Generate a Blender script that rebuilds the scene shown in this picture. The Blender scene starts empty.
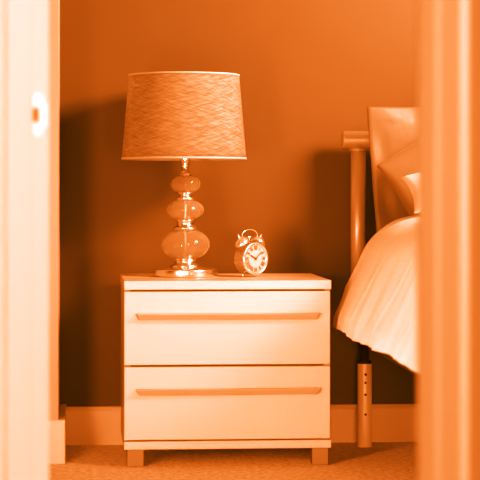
import bpy, bmesh, math, random
from mathutils import Vector, Matrix, noise

random.seed(4)
S = bpy.context.scene
COL = S.collection
PI = math.pi

# ------------------------------------------------------------------ camera geometry
F = 2000.0            # focal length in pixels of a 480 px frame
TH = math.atan(160 / F)
HOR = 193.0
H = 0.71              # camera height


def at(px, py, Y):
    """Point of the room plane y = Y seen at a place of the photograph."""
    a = (px - 240) / F
    t = Y / (math.cos(TH) - a * math.sin(TH))
    return Vector((t * (math.sin(TH) + a * math.cos(TH)), Y, H - t * (py - HOR) / F))


# ------------------------------------------------------------------ materials
TINT = (1.0, 0.66, 0.42)      # colour of the light; surfaces are near neutral


def tint(L):
    return (L, L * 0.985, L * 0.97, 1)


def mat(name, L, rough=0.5, metal=0.0, noise_amt=0.0, noise_scale=30, bump=0.0, bump_scale=200,
        sheen=0.0, coat=0.0, spec=0.5):
    m = bpy.data.materials.new(name)
    m.use_nodes = True
    nt = m.node_tree
    p = nt.nodes['Principled BSDF']
    p.inputs['Base Color'].default_value = tint(L)
    p.inputs['Roughness'].default_value = rough
    p.inputs['Metallic'].default_value = metal
    p.inputs['Specular IOR Level'].default_value = spec
    p.inputs['Coat Weight'].default_value = coat
    p.inputs['Sheen Weight'].default_value = sheen
    tc = nt.nodes.new('ShaderNodeTexCoord')
    if noise_amt:
        n = nt.nodes.new('ShaderNodeTexNoise')
        n.inputs['Scale'].default_value = noise_scale
        n.inputs['Detail'].default_value = 5
        nt.links.new(tc.outputs['Object'], n.inputs['Vector'])
        r = nt.nodes.new('ShaderNodeValToRGB')
        r.color_ramp.elements[0].position = 0.3
        r.color_ramp.elements[1].position = 0.7
        r.color_ramp.elements[0].color = tint(L * (1 - noise_amt))
        r.color_ramp.elements[1].color = tint(min(1, L * (1 + noise_amt)))
        nt.links.new(n.outputs['Fac'], r.inputs['Fac'])
        nt.links.new(r.outputs['Color'], p.inputs['Base Color'])
    if bump:
        n2 = nt.nodes.new('ShaderNodeTexNoise')
        n2.inputs['Scale'].default_value = bump_scale
        n2.inputs['Detail'].default_value = 4
        nt.links.new(tc.outputs['Object'], n2.inputs['Vector'])
        b = nt.nodes.new('ShaderNodeBump')
        b.inputs['Strength'].default_value = bump
        b.inputs['Distance'].default_value = 0.01
        nt.links.new(n2.outputs['Fac'], b.inputs['Height'])
        nt.links.new(b.outputs['Normal'], p.inputs['Normal'])
    return m


M = {}
M['wall'] = mat('dark_wall_paint', 0.056, 0.55, noise_amt=0.03, noise_scale=8, bump=0.03, bump_scale=300, spec=0.3)
M['trim'] = mat('satin_trim_paint', 0.58, 0.4)
M['casing'] = mat('shaded_casing_paint', 0.53, 0.75, spec=0.2)  # same door paint, darkened to carry the dimmer light on the casing
M['door_trim'] = mat('lit_frame_paint', 0.76, 0.75, spec=0.2)  # same door paint, lightened to carry the brighter light on the jamb
M['hall_wall'] = mat('hall_wall_paint', 0.31, 0.8, bump=0.03, bump_scale=250)
M['pale_wall'] = mat('pale_wall_paint', 0.41, 0.7, bump=0.04, bump_scale=250)
M['ceiling'] = mat('ceiling_paint', 0.8, 0.9)
M['lacquer'] = mat('white_gloss_lacquer', 0.56, 0.42, coat=0.0, spec=0.35)
M['lacquer_side'] = mat('white_lacquer_shaded', 0.42, 0.35)  # darker lacquer tone puts the shade of the side panels into the colour
M['handle'] = mat('handle_lacquer', 0.44, 0.35)
M['shadow_gap'] = mat('gap_shade_core', 0.10, 0.8)  # dark tone paints in the shade seen through the drawer gaps
M['leg_metal'] = mat('brushed_leg_metal', 0.18, 0.45, metal=0.6)
M['chrome'] = mat('polished_nickel', 0.80, 0.20, metal=1.0)
M['brushed'] = mat('brushed_nickel', 0.74, 0.26, metal=1.0)
M['bed_metal'] = mat('satin_bed_metal', 0.42, 0.40, metal=0.45, noise_amt=0.03)
M['bed_leg'] = mat('lit_bed_leg_metal', 0.85, 0.45, metal=0.2)  # leg metal lightened in place of light missing under the bed
M['dark'] = mat('dark_fabric_base', 0.012, 0.9)
M['hole'] = mat('hole_black', 0.006, 0.9)
M['mattress'] = mat('mattress_ticking', 0.55, 0.9)
M['linen'] = mat('white_duvet_cotton', 0.75, 0.85, bump=0.12, bump_scale=90, sheen=0.1)
M['pillow'] = mat('white_pillow_cotton', 0.66, 0.85, bump=0.08, bump_scale=60)
M['sham'] = mat('sateen_sham', 0.11, 0.5, bump=0.10, bump_scale=40, sheen=0.2)
M['cushion'] = mat('sateen_cushion', 0.14, 0.55, bump=0.12, bump_scale=40, sheen=0.2)
M['clock_case'] = mat('satin_clock_case', 0.80, 0.22, metal=0.8)
M['dial'] = mat('clock_dial_paper', 0.42, 0.5)
M['ink'] = mat('clock_ink', 0.10, 0.5)
M['strike'] = mat('bright_brass', 0.97, 0.35, metal=0.15)


def carpet_material():
    m = mat('loop_pile_carpet', 0.5, 0.95)
    nt = m.node_tree
    p = nt.nodes['Principled BSDF']
    tc = nt.nodes.new('ShaderNodeTexCoord')
    n = nt.nodes.new('ShaderNodeTexNoise')
    n.inputs['Scale'].default_value = 65
    n.inputs['Detail'].default_value = 6
    n.inputs['Roughness'].default_value = 0.7
    nt.links.new(tc.outputs['Object'], n.inputs['Vector'])
    r = nt.nodes.new('ShaderNodeValToRGB')
    r.color_ramp.elements[0].position = 0.32
    r.color_ramp.elements[1].position = 0.68
    r.color_ramp.elements[0].color = tint(0.40)
    r.color_ramp.elements[1].color = tint(0.98)
    nt.links.new(n.outputs['Fac'], r.inputs['Fac'])
    nt.links.new(r.outputs['Color'], p.inputs['Base Color'])
    b = nt.nodes.new('ShaderNodeBump')
    b.inputs['Strength'].default_value = 0.9
    b.inputs['Distance'].default_value = 0.012
    nt.links.new(n.outputs['Fac'], b.inputs['Height'])
    nt.links.new(b.outputs['Normal'], p.inputs['Normal'])
    return m


M['carpet'] = carpet_material()


def shade_material():
    """Woven shade: two families of wispy slanted threads around the cone."""
    m = bpy.data.materials.new('woven_shade_fabric')
    m.use_nodes = True
    nt = m.node_tree
    N, Lk = nt.nodes, nt.links
    p = N['Principled BSDF']
    p.inputs['Roughness'].default_value = 0.8
    uv = N.new('ShaderNodeUVMap')
    hs = []
    for k, rot in enumerate((0.26, -0.24)):
        mp = N.new('ShaderNodeMapping')
        mp.vector_type = 'TEXTURE'
        mp.inputs['Rotation'].default_value = (0, 0, rot)
        mp.inputs['Location'].default_value = (k * 3.1, k * 1.7, 0)
        mp.inputs['Scale'].default_value = (0.20, 0.020, 1.0)
        Lk.new(uv.outputs['UV'], mp.inputs['Vector'])
        w = N.new('ShaderNodeTexNoise')
        w.inputs['Scale'].default_value = 1.0
        w.inputs['Detail'].default_value = 4
        w.inputs['Roughness'].default_value = 0.65
        w.inputs['Distortion'].default_value = 0.6
        Lk.new(mp.outputs['Vector'], w.inputs['Vector'])
        hs.append(w.outputs['Fac'])
    mn = N.new('ShaderNodeMath')
    mn.operation = 'MULTIPLY'   # both thread families together
    Lk.new(hs[0], mn.inputs[0])
    Lk.new(hs[1], mn.inputs[1])
    r = N.new('ShaderNodeValToRGB')
    r.color_ramp.elements[0].position = 0.13
    r.color_ramp.elements[0].color = tint(0.25)
    r.color_ramp.elements[1].position = 0.37
    r.color_ramp.elements[1].color = tint(0.52)
    Lk.new(mn.outputs[0], r.inputs['Fac'])
    Lk.new(r.outputs['Color'], p.inputs['Base Color'])
    b = N.new('ShaderNodeBump')
    b.inputs['Strength'].default_value = 0.5
    b.inputs['Distance'].default_value = 0.003
    Lk.new(mn.outputs[0], b.inputs['Height'])
    Lk.new(b.outputs['Normal'], p.inputs['Normal'])
    tr = N.new('ShaderNodeBsdfTranslucent')
    Lk.new(r.outputs['Color'], tr.inputs['Color'])
    mx = N.new('ShaderNodeMixShader')
    mx.inputs['Fac'].default_value = 0.5
    Lk.new(p.outputs['BSDF'], mx.inputs[1])
    Lk.new(tr.outputs['BSDF'], mx.inputs[2])
    Lk.new(mx.outputs['Shader'], N['Material Output'].inputs['Surface'])
    return m


M['shade'] = shade_material()


def glass_material():
    m = bpy.data.materials.new('clear_blown_glass')
    m.use_nodes = True
    nt = m.node_tree
    N, Lk = nt.nodes, nt.links
    p = N['Principled BSDF']
    p.inputs['Base Color'].default_value = (1, 0.99, 0.98, 1)
    p.inputs['Roughness'].default_value = 0.03
    p.inputs['Transmission Weight'].default_value = 1.0
    p.inputs['IOR'].default_value = 1.45
    d = N.new('ShaderNodeBsdfDiffuse')
    d.inputs['Color'].default_value = tint(0.9)
    t = N.new('ShaderNodeBsdfTranslucent')
    t.inputs['Color'].default_value = tint(0.9)
    a = N.new('ShaderNodeMixShader')
    Lk.new(d.outputs[0], a.inputs[1])
    Lk.new(t.outputs[0], a.inputs[2])
    mx = N.new('ShaderNodeMixShader')
    mx.inputs['Fac'].default_value = 0.12
    Lk.new(p.outputs['BSDF'], mx.inputs[1])
    Lk.new(a.outputs[0], mx.inputs[2])
    Lk.new(mx.outputs['Shader'], N['Material Output'].inputs['Surface'])
    return m


M['glass'] = glass_material()


def clear_lens_material():
    m = bpy.data.materials.new('clock_lens_glass')
    m.use_nodes = True
    p = m.node_tree.nodes['Principled BSDF']
    p.inputs['Roughness'].default_value = 0.02
    p.inputs['Transmission Weight'].default_value = 1.0
    p.inputs['IOR'].default_value = 1.1
    return m


# ------------------------------------------------------------------ mesh helpers
def obj(name, bm, material, parent=None, smooth=False, bevel=0.0, seg=2):
    bmesh.ops.recalc_face_normals(bm, faces=bm.faces)
    me = bpy.data.meshes.new(name)
    bm.to_mesh(me)
    bm.free()
    me.materials.append(material)
    o = bpy.data.objects.new(name, me)
    COL.objects.link(o)
    if parent is not None:
        o.parent = parent
    if smooth:
        for f in me.polygons:
            f.use_smooth = True
    if bevel:
        b = o.modifiers.new('bevel', 'BEVEL')
        b.width = bevel
        b.segments = seg
        b.limit_method = 'ANGLE'
        b.harden_normals = False
    return o


def add_box(bm, x0, x1, y0, y1, z0, z1):
    vs = [bm.verts.new((x, y, z)) for x in (x0, x1) for y in (y0, y1) for z in (z0, z1)]
    for f in ((0, 1, 3, 2), (4, 6, 7, 5), (0, 4, 5, 1), (2, 3, 7, 6), (0, 2, 6, 4), (1, 5, 7, 3)):
        bm.faces.new([vs[i] for i in f])
    return vs


def box(*a):
    bm = bmesh.new()
    add_box(bm, *a)
    return bm


def lathe(profile, n=64, close=False):
    """profile: (r, z) list, turned about Z."""
    bm = bmesh.new()
    rings = []
    for r, z in profile:
        if r < 1e-6:
            rings.append([bm.verts.new((0, 0, z))])
        else:
            rings.append([bm.verts.new((r * math.cos(2 * PI * k / n), r * math.sin(2 * PI * k / n), z)) for k in range(n)])
    pairs = list(zip(rings, rings[1:]))
    if close:
        pairs.append((rings[-1], rings[0]))
    for a, b in pairs:
        for k in range(n):
            k2 = (k + 1) % n
            if len(a) == 1 and len(b) == 1:
                continue
            if len(a) == 1:
                bm.faces.new((a[0], b[k], b[k2]))
            elif len(b) == 1:
                bm.faces.new((a[k], b[0], a[k2]))
            else:
                bm.faces.new((a[k], b[k], b[k2], a[k2]))
    return bm


def tube(bm, pts, r, n=16, caps=True):
    pts = [Vector(p) for p in pts]
    rings = []
    up = None
    for i, p in enumerate(pts):
        d = (pts[min(i + 1, len(pts) - 1)] - pts[max(i - 1, 0)]).normalized()
        if up is None:
            up = Vector((0, 0, 1)) if abs(d.z) < 0.9 else Vector((1, 0, 0))
        s = d.cross(up).normalized()
        u = s.cross(d).normalized()
        up = u
        rr = r[i] if isinstance(r, (list, tuple)) else r
        rings.append([bm.verts.new(p + rr * (math.cos(2 * PI * k / n) * s + math.sin(2 * PI * k / n) * u)) for k in range(n)])
    for a, b in zip(rings, rings[1:]):
        for k in range(n):
            bm.faces.new((a[k], a[(k + 1) % n], b[(k + 1) % n], b[k]))
    if caps:
        bm.faces.new(rings[0])
        bm.faces.new(list(reversed(rings[-1])))
    return bm


def prism(bm, poly, z0, z1):
    a = [bm.verts.new((x, y, z0)) for x, y in poly]
    b = [bm.verts.new((x, y, z1)) for x, y in poly]
    n = len(poly)
    for k in range(n):
        bm.faces.new((a[k], a[(k + 1) % n], b[(k + 1) % n], b[k]))
    bm.faces.new(a)
    bm.faces.new(list(reversed(b)))
    return bm


def empty(name, loc=(0, 0, 0), rz=0.0):
    o = bpy.data.objects.new(name, None)
    o.empty_display_size = 0.05
    COL.objects.link(o)
    o.location = loc
    o.rotation_euler = (0, 0, rz)
    return o


def tag(o, label, cat, group=None):
    o['label'] = label
    o['category'] = cat
    if group:
        o['group'] = group
    return o


def struct(name, bm, material, bevel=0.0, label=None, cat=None):
    o = obj(name, bm, material, bevel=bevel)
    o['kind'] = 'structure'
    if label:
        o['label'] = label
        o['category'] = cat
    return o


# ------------------------------------------------------------------ the room
YW = 5.665                       # back wall
YN = 5.18                        # front plane of the nightstand
XR = 3.3                         # right wall
ZC = 2.45
BBH = 0.107

struct('floor', box(-2.6, XR + 0.1, -1.6, YW + 0.1, -0.05, 0), M['carpet'], label='speckled loop-pile carpet covering the bedroom floor', cat='floor')
struct('ceiling', box(-2.6, XR + 0.1, -1.6, YW + 0.1, ZC, ZC + 0.05), M['ceiling'], label='plain pale ceiling above the bedroom', cat='ceiling')
struct('wall_back', box(-2.6, XR + 0.1, YW, YW + 0.1, 0, ZC), M['wall'], label='dark painted wall behind the nightstand and bed', cat='wall')
struct('wall_right', box(XR, XR + 0.1, 0.2, YW, 0, ZC), M['pale_wall'], label='pale side wall on the far side of the bed', cat='wall')

# short pale return of wall that ends left of the nightstand
YL = 5.27
XL = at(58.3, 200, YL).x
struct('wall_left', box(-1.2, XL, YL, YW, 0, ZC), M['pale_wall'], label='pale projecting wall corner left of the nightstand', cat='wall')


def skirting(name, x0, x1, yf, yb, label):
    bm = bmesh.new()
    # profile in (y, z): flat board with an eased top
    prof = [(yb, 0), (yf, 0), (yf, BBH - 0.012), (yf + (0.006 if yb > yf else 0), BBH - 0.002), (yf + 0.009, BBH), (yb, BBH)]
    a = [bm.verts.new((x0, y, z)) for y, z in prof]
    b = [bm.verts.new((x1, y, z)) for y, z in prof]
    n = len(prof)
    for k in range(n):
        bm.faces.new((a[k], a[(k + 1) % n], b[(k + 1) % n], b[k]))
    bm.faces.new(a)
    bm.faces.new(list(reversed(b)))
    struct(name, bm, M['trim'], label=label, cat='baseboard')


bt = 0.018
skirting('baseboard_back', XL + bt, XR, YW - 0.015, YW, 'pale baseboard along the foot of the dark back wall')
# baseboard wrapping the projecting corner
bm = bmesh.new()
prism(bm, [(-1.2, YL - bt), (XL + bt, YL - bt), (XL + bt, YW), (XL, YW), (XL, YL), (-1.2, YL)], 0, BBH + 0.008)
struct('baseboard_left', bm, M['trim'], bevel=0.003, label='pale baseboard wrapping the projecting wall corner at left', cat='baseboard')

# the doorway: an oblique partition the camera looks through
u = Vector((math.cos(PI / 4), -math.sin(PI / 4), 0))     # along the partition, left to right
nn = Vector((math.sin(PI / 4), math.cos(PI / 4), 0))     # into the bedroom
Lr = at(50.0, 200, 2.9)
Lr.z = 0
TK = 0.12
Lh = Lr - nn * TK                                        # hall side edge of the left jamb
WO = 0.735
DH = 2.05


def q(s, d):
    """Point s metres along the partition from the left jamb face, d metres in from its hall face."""
    p = Lh + u * s + nn * d
    return (p.x, p.y)


def slab(name, s0, s1, d0, d1, z0, z1, m, bevel=0.0, label=None, cat=None):
    bm = bmesh.new()
    prism(bm, [q(s0, d0), q(s1, d0), q(s1, d1), q(s0, d1)], z0, z1)
    return struct(name, bm, m, bevel, label, cat)


slab('wall_front_left', -1.6, -0.03, 0.0, TK, 0, ZC, M['hall_wall'], label='pale partition on the left of the doorway', cat='wall')
slab('wall_front_right', WO + 0.03, 3.0, 0.0, TK, 0, ZC, M['hall_wall'], label='pale partition on the right of the doorway', cat='wall')
slab('wall_front_top', -0.03, WO + 0.03, 0.0, TK, DH + 0.03, ZC, M['hall_wall'], label='pale partition above the doorway', cat='wall')
slab('trim_1', -0.03, 0.0, 0.0, TK, 0, DH, M['door_trim'], 0.003, 'pale left door jamb carrying the strike plate', 'door jamb')
slab('trim_2', WO, WO + 0.03, 0.0, TK, 0, DH, M['door_trim'], 0.003, 'pale right door jamb', 'door jamb')
slab('trim_3', -0.03, WO + 0.03, 0.0, TK, DH, DH + 0.03, M['door_trim'], 0.003, 'pale head of the door frame', 'door jamb')
# door stops
slab('trim_4', 0.0, 0.008, 0.030, TK - 0.043, 0, DH, M['door_trim'], 0.003, 'narrow door stop strip down the left jamb', 'door stop')
slab('trim_5', WO - 0.011, WO, 0.035, TK - 0.047, 0, DH, M['door_trim'], 0.004, 'narrow door stop strip down the right jamb', 'door stop')


def casing(name, s_in, sgn, side, label):
    """Stepped architrave: s_in is the inner edge, sgn the way it runs, side the wall face."""
    w, t = 0.064, 0.016
    prof = [(0, 0), (0, 0.010), (0.006, t), (w * 0.45, t), (w * 0.55, t - 0.002), (w - 0.002, t - 0.003), (w, t - 0.005), (w, 0)]
    d0 = 0.0 if side < 0 else TK
    bm = bmesh.new()
    prism(bm, [q(s_in + sgn * s, d0 + side * d) for s, d in prof], 0, DH + 0.06)
    struct(name, bm, M['casing'], label=label, cat='door casing')


casing('trim_6', WO + 0.005, 1, -1, 'pale moulded door casing on the hall side, right of the doorway')
casing('trim_7', -0.005, -1, -1, 'pale moulded door casing on the hall side, left of the doorway')
casing('trim_8', WO + 0.005, 1, 1, 'pale moulded door casing on the bedroom side, right of the doorway')

# strike plate on the left jamb
LU = Lr.copy()
sp = empty('strike_plate')
tag(sp, 'bright brass strike plate with a square latch hole on the left door jamb', 'strike plate')
zc = 0.71 + (HOR - 115) / F * 2.87
# local frame: e along nn (toward the room), face normal u
bm = bmesh.new()


def P3(d, z, h):
    p = Lh + nn * d + u * h
    return Vector((p.x, p.y, z))


# d from the hall face; room edge is at TK
hd0, hd1 = TK - 0.0352, TK - 0.0245      # latch hole
hz = 0.0110


def halfh(d):
    # rounded lobes above and below, then the narrower lip
    e = TK - d
    if e > 0.0150:
        k = (e - 0.0150) / 0.021
        return 0.0305 - 0.0125 * max(0, 1 - k * 2.6) ** 2.5 - 0.002 * max(0, k - 0.85) / 0.15
    return 0.0180 - 0.0035 * max(0, 1 - e / 0.012) ** 2


N = 26
ds = [TK - 0.0365 + (0.0365 - 0.0035) * k / N for k in range(N + 1)]
th = 0.0022
nz = 24
top = [[None] * (nz + 1) for _ in ds]
bot = [[None] * (nz + 1) for _ in ds]
for i, d in enumerate(ds):
    hh = halfh(min(d, TK))
    for j in range(nz + 1):
        z = zc + hh * (2 * j / nz - 1)
        curl = max(0.0, d - (TK - 0.012))
        hgt = th + 0.0006 - curl * curl * 18
        top[i][j] = bm.verts.new(P3(d, z, hgt))
        bot[i][j] = bm.verts.new(P3(d, z, hgt - th))


def inhole(i, j):
    dm = (ds[i] + ds[i + 1]) / 2
    zm = (2 * (j + 0.5) / nz - 1) * halfh(dm)
    return hd0 < dm < hd1 and abs(zm) < hz


for i in range(N):
    for j in range(nz):
        if not inhole(i, j):
            bm.faces.new((top[i][j], top[i + 1][j], top[i + 1][j + 1], top[i][j + 1]))
            bm.faces.new((bot[i][j], bot[i][j + 1], bot[i + 1][j + 1], bot[i + 1][j]))
for i in range(N):
    bm.faces.new((top[i][0], bot[i][0], bot[i + 1][0], top[i + 1][0]))
    bm.faces.new((top[i][nz], top[i + 1][nz], bot[i + 1][nz], bot[i][nz]))
for j in range(nz):
    bm.faces.new((top[0][j], top[0][j + 1], bot[0][j + 1], bot[0][j]))
    bm.faces.new((top[N][j], bot[N][j], bot[N][j + 1], top[N][j + 1]))
obj('plate', bm, M['strike'], sp, smooth=False)
bm = bmesh.new()
a = [P3(hd0, zc - hz, 0.0008), P3(hd1, zc - hz, 0.0008), P3(hd1, zc + hz, 0.0008), P3(hd0, zc + hz, 0.0008)]
b = [p - u * 0.0005 for p in a]
va = [bm.verts.new(p) for p in a]
vb = [bm.verts.new(p) for p in b]
bm.faces.new(va)
bm.faces.new(vb[::-1])
for k in range(4):
    bm.faces.new((va[k], va[(k + 1) % 4], vb[(k + 1) % 4], vb[k]))
obj('latch_hole', bm, mat('latch_hole_shade', 0.12, 0.9), sp)  # flat sheet whose dark colour stands in for shade inside the hole
for sz in (-0.024, 0.024):
    bm = bmesh.new()
    c0 = P3(TK - 0.0265, zc + sz, th + 0.0003)
    tube(bm, [c0, c0 + u * 0.0010], [0.0042, 0.0034], 16)
    obj('screw', bm, M['strike'], sp)

# ------------------------------------------------------------------ nightstand
nl = at(124.0, 281, YN)
nr = at(331.3, 281, YN)
X0, X1 = nl.x, nr.x


def zpx(py, Y=YN, px=227):
    return at(px, py, Y).z


ZT, ZT0 = zpx(280.6), zpx(289.6)
ZB1, ZB0 = zpx(440.8), zpx(448.9)
YB = YN + 0.452
ns = empty('nightstand', ((X0 + X1) / 2, (YN + YB) / 2, 0))
tag(ns, 'white gloss two-drawer nightstand on short metal legs beside the bed', 'nightstand')
W2 = (X1 - X0) / 2
D2 = (YB - YN) / 2


def nbox(name, x0, x1, y0, y1, z0, z1, m, bevel=0.0015, parent=ns):
    # y measured from the front plane, x from the left side
    return obj(name, box(x0 - W2, x1 - W2, y0 - D2, y1 - D2, z0, z1), m, parent, bevel=bevel)


WN = 2 * W2
nbox('top_panel', 0, WN, 0, 2 * D2, ZT0, ZT, M['lacquer'])
nbox('bottom_panel', 0.0, WN, 0.0, 2 * D2, ZB0, ZB1, M['lacquer'])
nbox('side_panel', 0.001, 0.017, 0.020, 2 * D2, ZB1, ZT0, M['lacquer_side'], 0.001)
nbox('side_panel', WN - 0.017, WN - 0.001, 0.020, 2 * D2, ZB1, ZT0, M['lacquer_side'], 0.001)
nbox('back_panel', 0.017, WN - 0.017, 2 * D2 - 0.008, 2 * D2, ZB1, ZT0, M['lacquer_side'], 0.0)
nbox('inner_carcass', 0.018, WN - 0.018, 0.022, 2 * D2 - 0.010, ZB1 + 0.0005, ZT0 - 0.0005, M['shadow_gap'], 0.0)
for yt, yb, ht, hb in ((291.4, 364.6, 313.2, 319.4), (366.6, 439.4, 388.2, 394.4)):
    dr = nbox('drawer', 0.0005, WN - 0.003, 0.0, 0.019, zpx(yb), zpx(yt), M['lacquer'])
    # lip handle: a long wedge bar whose face leans inwards towards its lower edge
    zt, zb = zpx(ht), zpx(hb)
    xa, xb = at(135.0, 300, YN).x - X0 - W2, at(320.5, 300, YN).x - X0 - W2
    prof = [(0.002, zt), (-0.018, zt), (-0.019, zt - 0.002), (-0.010, zb), (0.002, zb)]
    bm = bmesh.new()
    A, B = [], []
    for k, (y, z) in enumerate(prof):
        e = 0.005 if k < 3 else 0.012
        if abs(y - 0.002) < 1e-6:
            e = 0.0 if k == 0 else 0.008
        A.append(bm.verts.new((xa + e, y - D2, z)))
        B.append(bm.verts.new((xb - e, y - D2, z)))
    for k in range(5):
        bm.faces.new((A[k], A[(k + 1) % 5], B[(k + 1) % 5], B[k]))
    bm.faces.new(A)
    bm.faces.new(B[::-1])
    obj('handle', bm, M['handle'], dr, bevel=0.0012)
lg = 16.5 * 0.0026
for xs in (at(127.2, 460, YN).x - X0, at(312.4, 460, YN).x - X0):
    for ys in (0.004, 2 * D2 - 0.05):
        nbox('leg', xs, xs + lg, ys, ys + lg, 0.0, ZB0, M['leg_metal'], 0.0015)

# ------------------------------------------------------------------ table lamp
YLP = 5.442
lc = at(185.3, 270, YLP)
SC = YLP / F * 1.0045            # metres per pixel at the lamp


def lz(py):
    return at(185.3, py, YLP).z - ZT


lamp = empty('table_lamp', (lc.x, YLP, ZT))
tag(lamp, 'table lamp with stacked clear glass globes and a woven drum shade', 'table lamp')
zb_top = lz(267.6)
obj('base', lathe([(0, 0.0), (31.0 * SC, 0), (32.3 * SC, 0.002), (32.3 * SC, zb_top - 0.005), (31.6 * SC, zb_top - 0.003),
                   (25 * SC, zb_top - 0.0005), (16 * SC, zb_top + 0.001), (0, zb_top + 0.001)], 96), M['brushed'], lamp, smooth=True, bevel=0.001)


def collar(pts):
    obj('collar', lathe([(0, lz(pts[0][1]))] + [(r * SC, lz(y)) for r, y in pts] + [(0, lz(pts[-1][1]))], 48), M['chrome'], lamp, smooth=True)


collar([(15.2, 267.5), (15.2, 265.6), (13.5, 264.5), (10.5, 263.0), (10.0, 261.0), (11.2, 259.5), (11.2, 258.2), (8, 257.4)])
collar([(8, 230.4), (11.8, 229.6), (12.6, 228.4), (12.0, 227.2), (8.6, 226.4), (8.2, 222.0), (9.6, 221.0), (9.6, 219.8), (6, 218.8)])
collar([(6, 200.4), (9.4, 199.6), (9.8, 198.3), (8.6, 197.4), (5.8, 196.2), (5.6, 194.4), (8.0, 193.4), (8.0, 192.4), (5, 191.8)])
collar([(3.5, 175.6), (6.2, 174.8), (6.4, 173.6), (4.6, 172.6), (3.0, 170.5), (2.6, 168.0), (4.4, 165.8), (3.2, 164.4), (4.6, 162.4),
        (5.0, 158.5), (4.8, 150.0), (4.8, 144)])


def globe(hw, yt, yb, opening_t, opening_b):
    zt, zb = lz(yt), lz(yb)
    c, h = (zt + zb) / 2, (zt - zb) / 2
    out, inn = [], []
    n = 28
    for k in range(n + 1):
        t = -1 + 2 * k / n
        a = t * PI / 2
        op = (opening_b if t < 0 else opening_t)
        r = hw * max(0.0, math.cos(a)) ** 0.80
        r = max(r, op)
        out.append((r * SC, c + h * math.sin(a)))
    wall = 0.0028
    for k in range(n + 1):
        r, z = out[k]
        inn.append((max(0.002, r - wall), c + (z - c) * (1 - wall / h)))
    prof = out + inn[::-1]
    obj('glass_globe', lathe(prof, 72, close=True), M['glass'], lamp, smooth=True)


globe(24.6, 229.4, 259.4, 8.5, 9.5)
globe(18.6, 199.5, 220.3, 6.5, 7)
globe(15.2, 174.6, 193.2, 4.5, 6)
bm = bmesh.new()
tube(bm, [(0, 0, lz(264)), (0, 0, lz(170))], 0.0042, 20)
obj('centre_rod', bm, M['chrome'], lamp, smooth=True)
# shade
rs_t, rs_b = 55.0 * SC, 62.0 * SC
zs_t, zs_b = lz(75.6), lz(158.6)
bm = bmesh.new()
n = 128
uvl = bm.loops.layers.uv.new('UVMap')
rows = 12
ring = []
for j in range(rows + 1):
    f = j / rows
    r = rs_b + (rs_t - rs_b) * f
    z = zs_b + (zs_t - zs_b) * f
    ring.append([bm.verts.new((r * math.sin(2 * PI * k / n), r * math.cos(2 * PI * k / n), z)) for k in range(n)])
for j in range(rows):
    for k in range(n):
        f = bm.faces.new((ring[j][k], ring[j][(k + 1) % n], ring[j + 1][(k + 1) % n], ring[j + 1][k]))
        uu = [k / n, (k + 1) / n, (k + 1) / n, k / n]
        vv = [j / rows, j / rows, (j + 1) / rows, (j + 1) / rows]
        for l, a, b in zip(f.loops, uu, vv):
            l[uvl].uv = (a * 4.4, b)
sx = -1.2 * SC
shade = obj('lamp_shade', bm, M['shade'], lamp, smooth=True)
shade.location.x = sx
sm = shade.modifiers.new('solid', 'SOLIDIFY')
sm.thickness = 0.0016
for nm, r, z, hgt in (('upper_trim', rs_t, zs_t, 0.005), ('lower_trim', rs_b, zs_b, 0.006)):
    t_ = obj(nm, lathe([(r + 0.0012, z - hgt / 2), (r + 0.0018, z), (r + 0.0012, z + hgt / 2), (r - 0.0022, z + hgt / 2), (r - 0.0022, z - hgt / 2)], 128, close=True),
             mat('shade_binding', 0.42, 0.7), shade, smooth=True)
# spider ring and finial inside the shade
bm = bmesh.new()
for k in range(3):
    a = 2 * PI * k / 3 + 0.4
    tube(bm, [(0, 0, zs_t - 0.02), (rs_t * 0.99 * math.cos(a), rs_t * 0.99 * math.sin(a), zs_t - 0.012)], 0.0015, 8)
tube(bm, [(0.012 * math.cos(x), 0.012 * math.sin(x), zs_t - 0.02) for x in [2 * PI * k / 16 for k in range(17)]], 0.0015, 8)
obj('spider_frame', bm, M['brushed'], shade)
bm = bmesh.new()
hp = []
for k in range(25):
    a = PI * k / 24
    hp.append((0.05 * math.cos(a), 0, lz(146) + (zs_t - 0.02 - lz(146)) * math.sin(a) ** 0.8))
tube(bm, hp, 0.0018, 8)
obj('harp', bm, M['brushed'], lamp)
# bulb inside
obj('bulb', lathe([(0, lz(144)), (0.013, lz(143)), (0.013, lz(136)), (0.028, lz(122)), (0.030, lz(114)), (0.022, lz(106)), (0.0, lz(103))], 32), M['pillow'], lamp, smooth=True)

# ------------------------------------------------------------------ alarm clock
YC = 5.42
cc = at(249.8, 258.4, YC)
sc = YC / F
R = 16.5 * sc
T = 0.046
phi = math.radians(36)
foot_drop = cc.z - ZT            # height of the body centre above the top panel
clock = empty('alarm_clock', (cc.x, YC, ZT))
clock.rotation_euler = (0, 0, phi)
tag(clock, 'small twin-bell alarm clock with chrome case beside the lamp', 'alarm clock')
RX = Matrix.Rotation(PI / 2, 4, 'X')      # lathe axis +Z -> -Y (towards the viewer)


def cpart(name, bm, m, parent=clock, smooth=True, z=foot_drop, bevel=0.0):
    bm.transform(Matrix.Translation((0, 0, z)) @ RX)
    return obj(name, bm, m, parent, smooth=smooth, bevel=bevel)


f0 = T / 2
case = cpart('case', lathe([(0, -f0 - 0.004), (R * 0.55, -f0 - 0.003), (R * 0.82, -f0), (R * 0.95, -f0 + 0.006), (R * 0.985, -f0 + 0.012), (R * 0.985, f0 - 0.004),
                            (R, f0 - 0.002), (R, f0 + 0.002), (R * 0.96, f0 + 0.004), (R * 0.86, f0 + 0.003), (R * 0.84, f0 - 0.001), (0, f0 - 0.001)], 80), M['clock_case'])
dial = cpart('dial', lathe([(0, f0 - 0.0012), (R * 0.85, f0 - 0.0012), (R * 0.85, f0 + 0.0003), (0, f0 + 0.0003)], 80), M['dial'], smooth=False)
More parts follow.
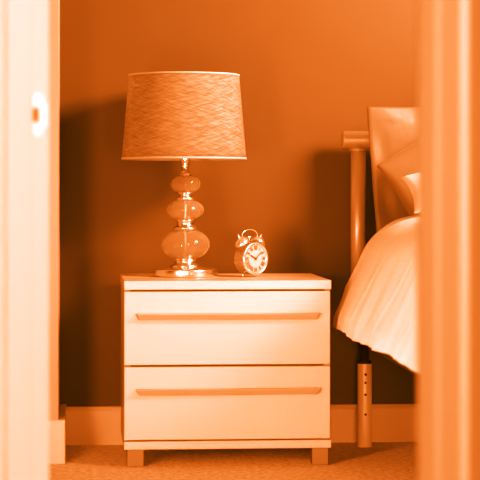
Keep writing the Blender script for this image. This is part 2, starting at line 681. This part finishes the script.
# numerals as strokes
yf = -(f0 + 0.0007)
numer = ['XII', 'I', 'II', 'III', 'IIII', 'V', 'VI', 'VII', 'VIII', 'IX', 'X', 'XI']


def stroke(bm, p, q_, w, y=yf, th_=0.0003):
    p, q_ = Vector(p), Vector(q_)
    d = (q_ - p).normalized()
    s = Vector((-d.y, d.x)) * w / 2
    cs = [p + s, q_ + s, q_ - s, p - s]
    a_ = [bm.verts.new((c.x, y - th_, c.y)) for c in cs]
    b_ = [bm.verts.new((c.x, y, c.y)) for c in cs]
    bm.faces.new(a_)
    bm.faces.new(b_[::-1])
    for k in range(4):
        bm.faces.new((a_[k], a_[(k + 1) % 4], b_[(k + 1) % 4], b_[k]))


bm = bmesh.new()
for i, s in enumerate(numer):
    ang = -2 * PI * i / 12
    hgt = R * 0.24
    cw = {'I': 0.11 * R * 0.62, 'V': R * 0.15, 'X': R * 0.15}
    tot = sum(cw[c] for c in s)
    x = -tot / 2
    rr = R * 0.66
    rot = Matrix.Rotation(ang, 2)

    def place(a, b):
        v = rot @ Vector((a, rr + b))
        return (v.x, v.y + foot_drop)
    for c in s:
        w = cw[c]
        xc = x + w / 2
        if c == 'I':
            stroke(bm, place(xc, -hgt / 2), place(xc, hgt / 2), R * 0.045)
        elif c == 'V':
            stroke(bm, place(xc, -hgt / 2), place(xc - w * 0.38, hgt / 2), R * 0.06)
            stroke(bm, place(xc, -hgt / 2), place(xc + w * 0.38, hgt / 2), R * 0.028)
        else:
            stroke(bm, place(xc - w * 0.38, hgt / 2), place(xc + w * 0.38, -hgt / 2), R * 0.06)
            stroke(bm, place(xc + w * 0.38, hgt / 2), place(xc - w * 0.38, -hgt / 2), R * 0.028)
        x += w
for k in range(60):
    a = 2 * PI * k / 60
    stroke(bm, (R * 0.79 * math.sin(a), foot_drop + R * 0.79 * math.cos(a)), (R * 0.82 * math.sin(a), foot_drop + R * 0.82 * math.cos(a)), R * 0.012)
obj('numerals', bm, M['ink'], dial)


def hand(name, ang, ln, w, yy):
    bm = bmesh.new()
    d = Vector((math.sin(ang), math.cos(ang)))
    c = Vector((0, foot_drop))
    stroke(bm, c - d * ln * 0.15, c + d * ln, w, yy, 0.0005)
    obj(name, bm, M['ink'], dial)


hand('hour_hand', math.radians(-62), R * 0.46, R * 0.075, yf - 0.0008)
hand('minute_hand', math.radians(48), R * 0.62, R * 0.045, yf - 0.0016)
bm = lathe([(0, f0), (R * 0.07, f0), (R * 0.07, f0 + 0.004), (0, f0 + 0.004)], 20)
cpart('hand_hub', bm, M['ink'], dial, smooth=False)
# feet
for s in (-1, 1):
    bm = bmesh.new()
    ax = s * R * 0.50
    tube(bm, [(s * R * 0.42, 0, foot_drop - R * 0.86), (s * R * 0.56, 0, 0.004), (s * R * 0.57, 0, 0.0)], [0.0032, 0.0026, 0.0036], 14)
    obj('foot', bm, M['clock_case'], clock, smooth=True)
# bells
for s in (-1, 1):
    ang = math.radians(32) * s
    br = 7.9 * sc
    bm = lathe([(0, br * 0.80), (br * 0.35, br * 0.74), (br * 0.70, br * 0.52), (br * 0.92, br * 0.20), (br, -br * 0.05), (br * 0.97, -br * 0.10), (br * 0.88, br * 0.12), (0, br * 0.55)], 40)
    c = Vector((math.sin(ang) * R * 1.20, 0, foot_drop + math.cos(ang) * R * 1.13))
    mt = Matrix.Translation(c) @ Matrix.Rotation(ang, 4, 'Y')
    bm.transform(mt)
    bell = obj('bell', bm, M['clock_case'], clock, smooth=True)
    bm = bmesh.new()
    tube(bm, [(math.sin(ang) * R * 0.96, 0, foot_drop + math.cos(ang) * R * 0.96), mt @ Vector((0, 0, br * 0.8))], 0.0018, 12)
    obj('bell_post', bm, M['clock_case'], clock, smooth=True)
    bm = lathe([(0, br * 0.74), (0.0030, br * 0.76), (0.0034, br * 0.9), (0.0016, br * 1.0), (0.0024, br * 1.18), (0, br * 1.28)], 20)
    bm.transform(mt)
    obj('bell_nut', bm, M['clock_case'], bell, smooth=True)
# handle arc
hx = math.sin(math.radians(32)) * R * 1.20
hz0 = foot_drop + R * 1.36
bm = bmesh.new()
pts = []
for k in range(25):
    a = PI * k / 24
    pts.append((-0.62 * R * math.cos(a) * 1.0, 0, hz0 + (foot_drop + R * 1.76 - hz0) * math.sin(a) ** 0.9))
tube(bm, pts, 0.0014, 12)
obj('carry_handle', bm, M['clock_case'], clock, smooth=True)
# hammer
bm = bmesh.new()
tube(bm, [(0, 0.002, foot_drop + R * 0.95), (0, 0.002, foot_drop + R * 1.28)], 0.0012, 10)
tube(bm, [(-0.0055, 0.002, foot_drop + R * 1.28), (0.0055, 0.002, foot_drop + R * 1.28)], 0.0026, 14)
obj('hammer', bm, M['clock_case'], clock, smooth=True)
# winding keys on the back
bm = bmesh.new()
add_box(bm, -0.010, 0.010, f0 + 0.006, f0 + 0.009, foot_drop - 0.005, foot_drop + 0.005)
tube(bm, [(0, f0 + 0.002, foot_drop), (0, f0 + 0.007, foot_drop)], 0.002, 12)
obj('winding_key', bm, M['clock_case'], clock)

# ------------------------------------------------------------------ bed
YH = 5.585
bp = at(358.2, 200, YH)
BX = bp.x
BW = 1.50
bed = empty('bed', (BX, YH, 0))
tag(bed, 'double bed with a satin tubular metal headboard and adjustable legs', 'bed')
rail_z = at(358, 140, YH).z
bm = bmesh.new()
r_ = 9.0 * YH / F
xa = at(342.0, 140, YH).x - BX
tube(bm, [(xa, 0, rail_z), (xa + 0.004, 0, rail_z), (BW + 0.04, 0, rail_z), (BW + 0.044, 0, rail_z)], [r_ * 0.86, r_, r_, r_ * 0.86], 40)
obj('headboard_rail', bm, M['bed_metal'], bed, smooth=True, bevel=0.001)
pz0 = 0.37
for x in (0, BW):
    bm = bmesh.new()
    tube(bm, [(x, 0, pz0), (x, 0, rail_z - r_ * 0.6)], 7.6 * YH / F, 32)
    obj('headboard_post', bm, M['bed_metal'], bed, smooth=True)
    bm = bmesh.new()
    tube(bm, [(x, 0, rail_z - r_ * 1.25), (x, 0, rail_z - r_ * 0.92)], 8.6 * YH / F, 32)
    obj('post_collar', bm, M['bed_metal'], bed, smooth=True)
for k in range(4):
    x = BW * (k + 1) / 5
    bm = bmesh.new()
    tube(bm, [(x, 0, 0.42), (x, 0, rail_z - r_ * 0.8)], 0.010, 16)
    obj('headboard_spindle', bm, M['bed_metal'], bed, smooth=True)
YG = 5.555
lx = at(364.6, 400, YG).x - BX
lztop = at(364, 363.5, YG).z
for x, y in ((lx, YG - YH), (BW - lx, YG - YH), (lx, -1.95), (BW - lx, -1.95)):
    hw = 7.2 * YG / F
    bm = bmesh.new()
    tube(bm, [(x, y, 0.0), (x, y, lztop)], hw, 28)
    leg = obj('leg', bm, M['bed_leg'], bed, smooth=True, bevel=0.001)
    bm = bmesh.new()
    tube(bm, [(x, y, lztop), (x, y, lztop + 0.008)], hw * 0.98, 28)
    obj('leg_cap', bm, M['dark'], leg)
    bm = bmesh.new()
    tube(bm, [(x, y, lztop + 0.006), (x, y, 0.33)], hw * 0.62, 20)
    obj('leg_stem', bm, M['dark'], leg, smooth=True)
    for hy in (374.0, 382.2, 394.0, 413.8):
        z = at(365, hy, YG).z
        bm = bmesh.new()
        tube(bm, [(x, y - hw * 0.5, z), (x, y - hw * 1.03, z)], 0.0036, 14)
        obj('adjustment_hole', bm, M['hole'], leg)
# frame & mattress
fx0 = lx - 0.012
bm = bmesh.new()
add_box(bm, fx0, fx0 + 0.03, -2.0, -0.06, 0.285, 0.37)
add_box(bm, BW - fx0 - 0.03, BW - fx0, -2.0, -0.06, 0.285, 0.37)
add_box(bm, fx0, BW - fx0, -2.03, -2.0, 0.285, 0.37)
add_box(bm, fx0 + 0.03, BW - fx0 - 0.03, -2.0, -0.06, 0.32, 0.345)
obj('bed_frame', bm, M['dark'], bed)
bm = box(fx0 + 0.06, BW - fx0 - 0.06, -1.98, -0.06, 0.372, 0.585)
obj('mattress', bm, M['mattress'], bed, bevel=0.04, seg=4)

# ------------------------------------------------------------------ duvet
YD = 5.33
sec_px = [(332.0, 327), (334.0, 315.5), (338.6, 304.5), (344.5, 291), (350, 278), (356.4, 263), (363.5, 247), (371.5, 235.5), (381, 227), (391, 220.6),
          (403, 216.5), (418, 213.8), (436, 212.5)]
sec = [at(px, py, YD) for px, py in sec_px]
sec = [(p.x, p.z) for p in sec]
ztop = sec[-1][1] + 0.004
xm = BX + BW / 2
half = sec[:]
half.append(((sec[-1][0] + xm) / 2, ztop + 0.008))


def catmull(P, n):
    out = []
    for i in range(len(P) - 1):
        p0 = Vector(P[max(i - 1, 0)])
        p1, p2 = Vector(P[i]), Vector(P[i + 1])
        p3 = Vector(P[min(i + 2, len(P) - 1)])
        for k in range(n):
            t = k / n
            out.append(0.5 * ((2 * p1) + (p2 - p0) * t + (2 * p0 - 5 * p1 + 4 * p2 - p3) * t * t + (3 * p1 - p0 - 3 * p2 + p3) * t ** 3))
    out.append(Vector(P[-1]))
    return out


L_ = catmull(half, 6)
full = L_ + [Vector((2 * xm - v.x, v.y)) for v in reversed(L_)]
bm = bmesh.new()
NY = 150
grid = []
y0d, y1d = YD, 3.42
ns_ = len(full)
for j in range(NY + 1):
    f = j / NY
    y = y0d + (y1d - y0d) * f
    row = []
    for i, v in enumerate(full):
        e = min(i, ns_ - 1 - i) / (6.0 * 13)      # 0 at the hem, 1 past the edge of the top
        e = min(1.0, e)
        side = -1 if i < ns_ / 2 else 1
        drop = (1 - e)
        x, z = v.x, v.y
        # soft vertical folds growing towards the hem
        fold = 0.016 * noise.noise(Vector((y * 5.0 + 0.8 * e, 3.1, e * 0.8))) * drop
        fold += 0.007 * noise.noise(Vector((y * 13 + 1.6 * e, 8.1, e * 1.5))) * drop
        fade = min(1, f * 14)
        x += side * fold * fade
        nz_ = noise.noise(Vector((x * 5, y * 4, 1.7))) * 0.010 + noise.noise(Vector((x * 11, y * 9, 5.2))) * 0.005
        z += nz_ * min(1, f * 8) * (1 - 0.75 * drop)
        x += side * noise.noise(Vector((y * 6, z * 7, 9.1))) * 0.010 * min(1, f * 8) * drop
        # hem waves and long creases
        if drop > 0.7:
            z += 0.004 * math.sin(y * 6 + 0.6) * (drop - 0.7) / 0.3 * fade
        cr = abs(math.sin((y * 2.6 + z * 1.6 + 0.4) * PI))
        x -= side * 0.006 * max(0, 1 - cr * 6) * -1 * (0.3 + 0.7 * drop)
        # round the far edge down
        if j < 4:
            k = (4 - j) / 4
            z -= 0.012 * k * k * e
            y_ = y - 0.004 * k
        else:
            y_ = y
        row.append(bm.verts.new((x, y_, z)))
    grid.append(row)
for j in range(NY):
    for i in range(ns_ - 1):
        bm.faces.new((grid[j][i], grid[j][i + 1], grid[j + 1][i + 1], grid[j + 1][i]))
# hang over the foot
last = grid[-1]
for k in range(1, 7):
    row = []
    for i, v in enumerate(last):
        hem = full[min(i, ns_ - 1 - i)].y
        zt_ = v.co.z
        row.append(bm.verts.new((v.co.x, y1d - 0.07 * math.sin(min(1, k / 3) * PI / 2) - 0.004 * k, zt_ + (0.36 - zt_) * (k / 6) ** 1.3 if zt_ > 0.36 else zt_)))
    prev = grid[-1]
    for i in range(ns_ - 1):
        bm.faces.new((prev[i], prev[i + 1], row[i + 1], row[i]))
    grid.append(row)
duvet = obj('duvet', bm, M['linen'], smooth=True)
sm = duvet.modifiers.new('solid', 'SOLIDIFY')
sm.thickness = 0.018
sm.offset = -1
tag(duvet, 'puffy white duvet draped over the side of the bed', 'duvet')


# ------------------------------------------------------------------ pillows
def pillow_mesh(w, h, t, flange=0.0, n=36, pinch=0.06, seed=0.0):
    """Lies in the local XZ plane, thickness along Y, centred."""
    bm = bmesh.new()
    lay = []
    for s in (-1, 1):
        g = []
        for j in range(n + 1):
            row = []
            for i in range(n + 1):
                a, b = 2 * i / n - 1, 2 * j / n - 1
                fw = 1 - 2 * flange / w
                fh = 1 - 2 * flange / h
                ca, cb = min(1, abs(a) / fw), min(1, abs(b) / fh)
                puff = ((1 - ca ** 2.6) * (1 - cb ** 2.6)) ** 0.55 if ca < 1 and cb < 1 else 0
                k = 1 - pinch * (b * b) * (1 - 0) * 0.5 * (1 - a * a) - 0
                x = a * w / 2 * (1 - pinch * (1 - b * b) * 0.5 * a * a)
                z = b * h / 2 * (1 - pinch * (1 - a * a) * 0.5 * b * b)
                wr = noise.noise(Vector((x * 13 + seed, z * 13, s * 2.0 + seed))) * 0.10 + noise.noise(Vector((x * 34, z * 34 + seed, seed))) * 0.03
                y = s * (t / 2 * puff * (1 + wr) + 0.0014)
                if flange and puff == 0:
                    y += 0.003 * math.sin(a * 9 + b * 7)
                row.append(bm.verts.new((x, y, z)))
            g.append(row)
        lay.append(g)
    for s, g in zip((-1, 1), lay):
        for j in range(n):
            for i in range(n):
                bm.faces.new((g[j][i], g[j][i + 1], g[j + 1][i + 1], g[j + 1][i]))
    A, B = lay
    rim = [(0, i) for i in range(n)] + [(j, n) for j in range(n)] + [(n, i) for i in range(n, 0, -1)] + [(j, 0) for j in range(n, 0, -1)]
    for k in range(len(rim)):
        a, b = rim[k], rim[(k + 1) % len(rim)]
        bm.faces.new((A[a[0]][a[1]], A[b[0]][b[1]], B[b[0]][b[1]], B[a[0]][a[1]]))
    return bm


def pillow(name, bm, m, M4, label, cat='pillow'):
    o = obj(name, bm, m, smooth=True)
    o.matrix_world = M4
    tag(o, label, cat)
    return o


# flat flanged sham leaning on the headboard
Ysh = 5.475
ca = at(366.5, 107, Ysh)
w, h = 0.62, 0.36
sham_bm = pillow_mesh(w, h, 0.022, flange=0.040, pinch=0.0, seed=1, n=48)
for v in sham_bm.verts:
    v.co.x += 0.07 * (h / 2 - v.co.z)
Ms = Matrix.Translation(Vector((ca.x, Ysh, ca.z))) @ Matrix.Rotation(math.radians(-4), 4, 'X') @ Matrix.Translation((w / 2, 0, -h / 2))
pillow('pillow_sham', sham_bm, M['sham'], Ms, 'flat flanged sateen sham standing upright against the headboard', 'pillow sham')
# tilted cushion
Ycu = 5.36
cb = at(376.6, 166, Ycu)
w, h = 0.42, 0.21
Mc = Matrix.Translation(Vector((cb.x, Ycu, cb.z))) @ Matrix.Rotation(math.radians(-32.5), 4, 'Y') @ Matrix.Translation((w / 2, 0, -h / 2))
pillow('cushion', pillow_mesh(w, h, 0.075, pinch=0.05, seed=3), M['cushion'], Mc, 'sateen cushion tilted on its corner in front of the sham', 'cushion')
# white sleeping pillow
Yp = 5.17
cp = at(407.5, 195, Yp)
w, h = 0.50, 0.15
Mp = Matrix.Translation(Vector((cp.x, Yp, cp.z))) @ Matrix.Rotation(math.radians(-9), 4, 'Y') @ Matrix.Rotation(math.radians(-50), 4, 'X') @ Matrix.Translation((w / 2, 0, 0))
pillow('pillow', pillow_mesh(w, h, 0.085, pinch=0.10, seed=6), M['pillow'], Mp, 'plump white pillow resting on the duvet in front of the cushion')


# ------------------------------------------------------------------ light
def area(name, loc, target, sx_, sy_, power, color=TINT, spread=180):
    l = bpy.data.lights.new(name, 'AREA')
    l.shape = 'RECTANGLE'
    l.size, l.size_y = sx_, sy_
    l.energy = power
    l.color = color
    l.spread = math.radians(spread)
    o = bpy.data.objects.new(name, l)
    COL.objects.link(o)
    o.location = loc
    o.rotation_euler = (Vector(target) - Vector(loc)).to_track_quat('-Z', 'Y').to_euler()
    return o


area('window_light', (2.9, 2.9, 1.5), (0.2, 5.5, 1.0), 1.0, 1.0, 23)
area('side_fill', (-0.44, 3.58, 0.50), (0.9, 5.2, 0.2), 0.22, 0.6, 8.5, spread=110)
area('upper_wall_wash', (2.2, 4.0, 1.95), (0.95, YW, 1.45), 0.8, 0.6, 37, spread=72)  # unseen wash light added to brighten the upper back wall
area('low_fill', (0.64, 2.78, 0.27), (0.80, 5.6, 0.1), 0.2, 0.2, 1.7, spread=80)
area('hall_light', (-0.15, -1.2, 0.95), (0.1, 4.5, 0.4), 0.34, 0.5, 43)
area('hall_side_light', (1.40, 0.42, 1.3), (-0.1, 2.85, 1.0), 0.35, 1.3, 9, spread=70)

wd = bpy.data.worlds.new('ambient')
wd.use_nodes = True
bg = wd.node_tree.nodes['Background']
bg.inputs['Color'].default_value = (*TINT, 1)
bg.inputs['Strength'].default_value = 0.06
S.world = wd

# ------------------------------------------------------------------ camera
cd = bpy.data.cameras.new('camera')
cam = bpy.data.objects.new('camera', cd)
COL.objects.link(cam)
cam.location = (0, 0, H)
cam.rotation_euler = (PI / 2, 0, -TH)
cd.sensor_width = 36
cd.sensor_fit = 'HORIZONTAL'
cd.lens = F / 480 * 36
cd.shift_y = -(240 - HOR) / 480
cd.dof.use_dof = True
cd.dof.focus_distance = 5.3
cd.dof.aperture_fstop = 6.6
S.camera = cam

# ------------------------------------------------------------------ film response (warm duotone print)
vs = S.view_settings
vs.view_transform = 'Standard'
vs.look = 'None'
vs.exposure = 0
vs.gamma = 1


def lin(c):
    c /= 255
    return c / 12.92 if c <= 0.04045 else ((c + 0.055) / 1.055) ** 2.4


vs.use_curve_mapping = True
cm = vs.curve_mapping
keys = [(34, 60, 28, 1), (68, 128, 53, 4), (111, 200, 89, 18), (150, 238, 125, 50), (181, 254, 160, 95), (212, 255, 203, 165), (236, 255, 230, 212)]
for ci in range(3):
    c = cm.curves[ci]
    pts = []
    for k in keys:
        pts.append((lin(k[0]) * TINT[ci], lin(k[1 + ci])))
    pts.append((min(1.0, 1.0 * TINT[ci]), 1.0))
    if ci > 0:
        c.points[1].location = (1.0, 1.0)
    else:
        pts = pts[:-1]
    for x, y in pts:
        c.points.new(x, min(1, y))
    for pt in c.points:
        if pt.location[0] >= TINT[ci] * 0.8:
            pt.handle_type = 'VECTOR'
cm.update()
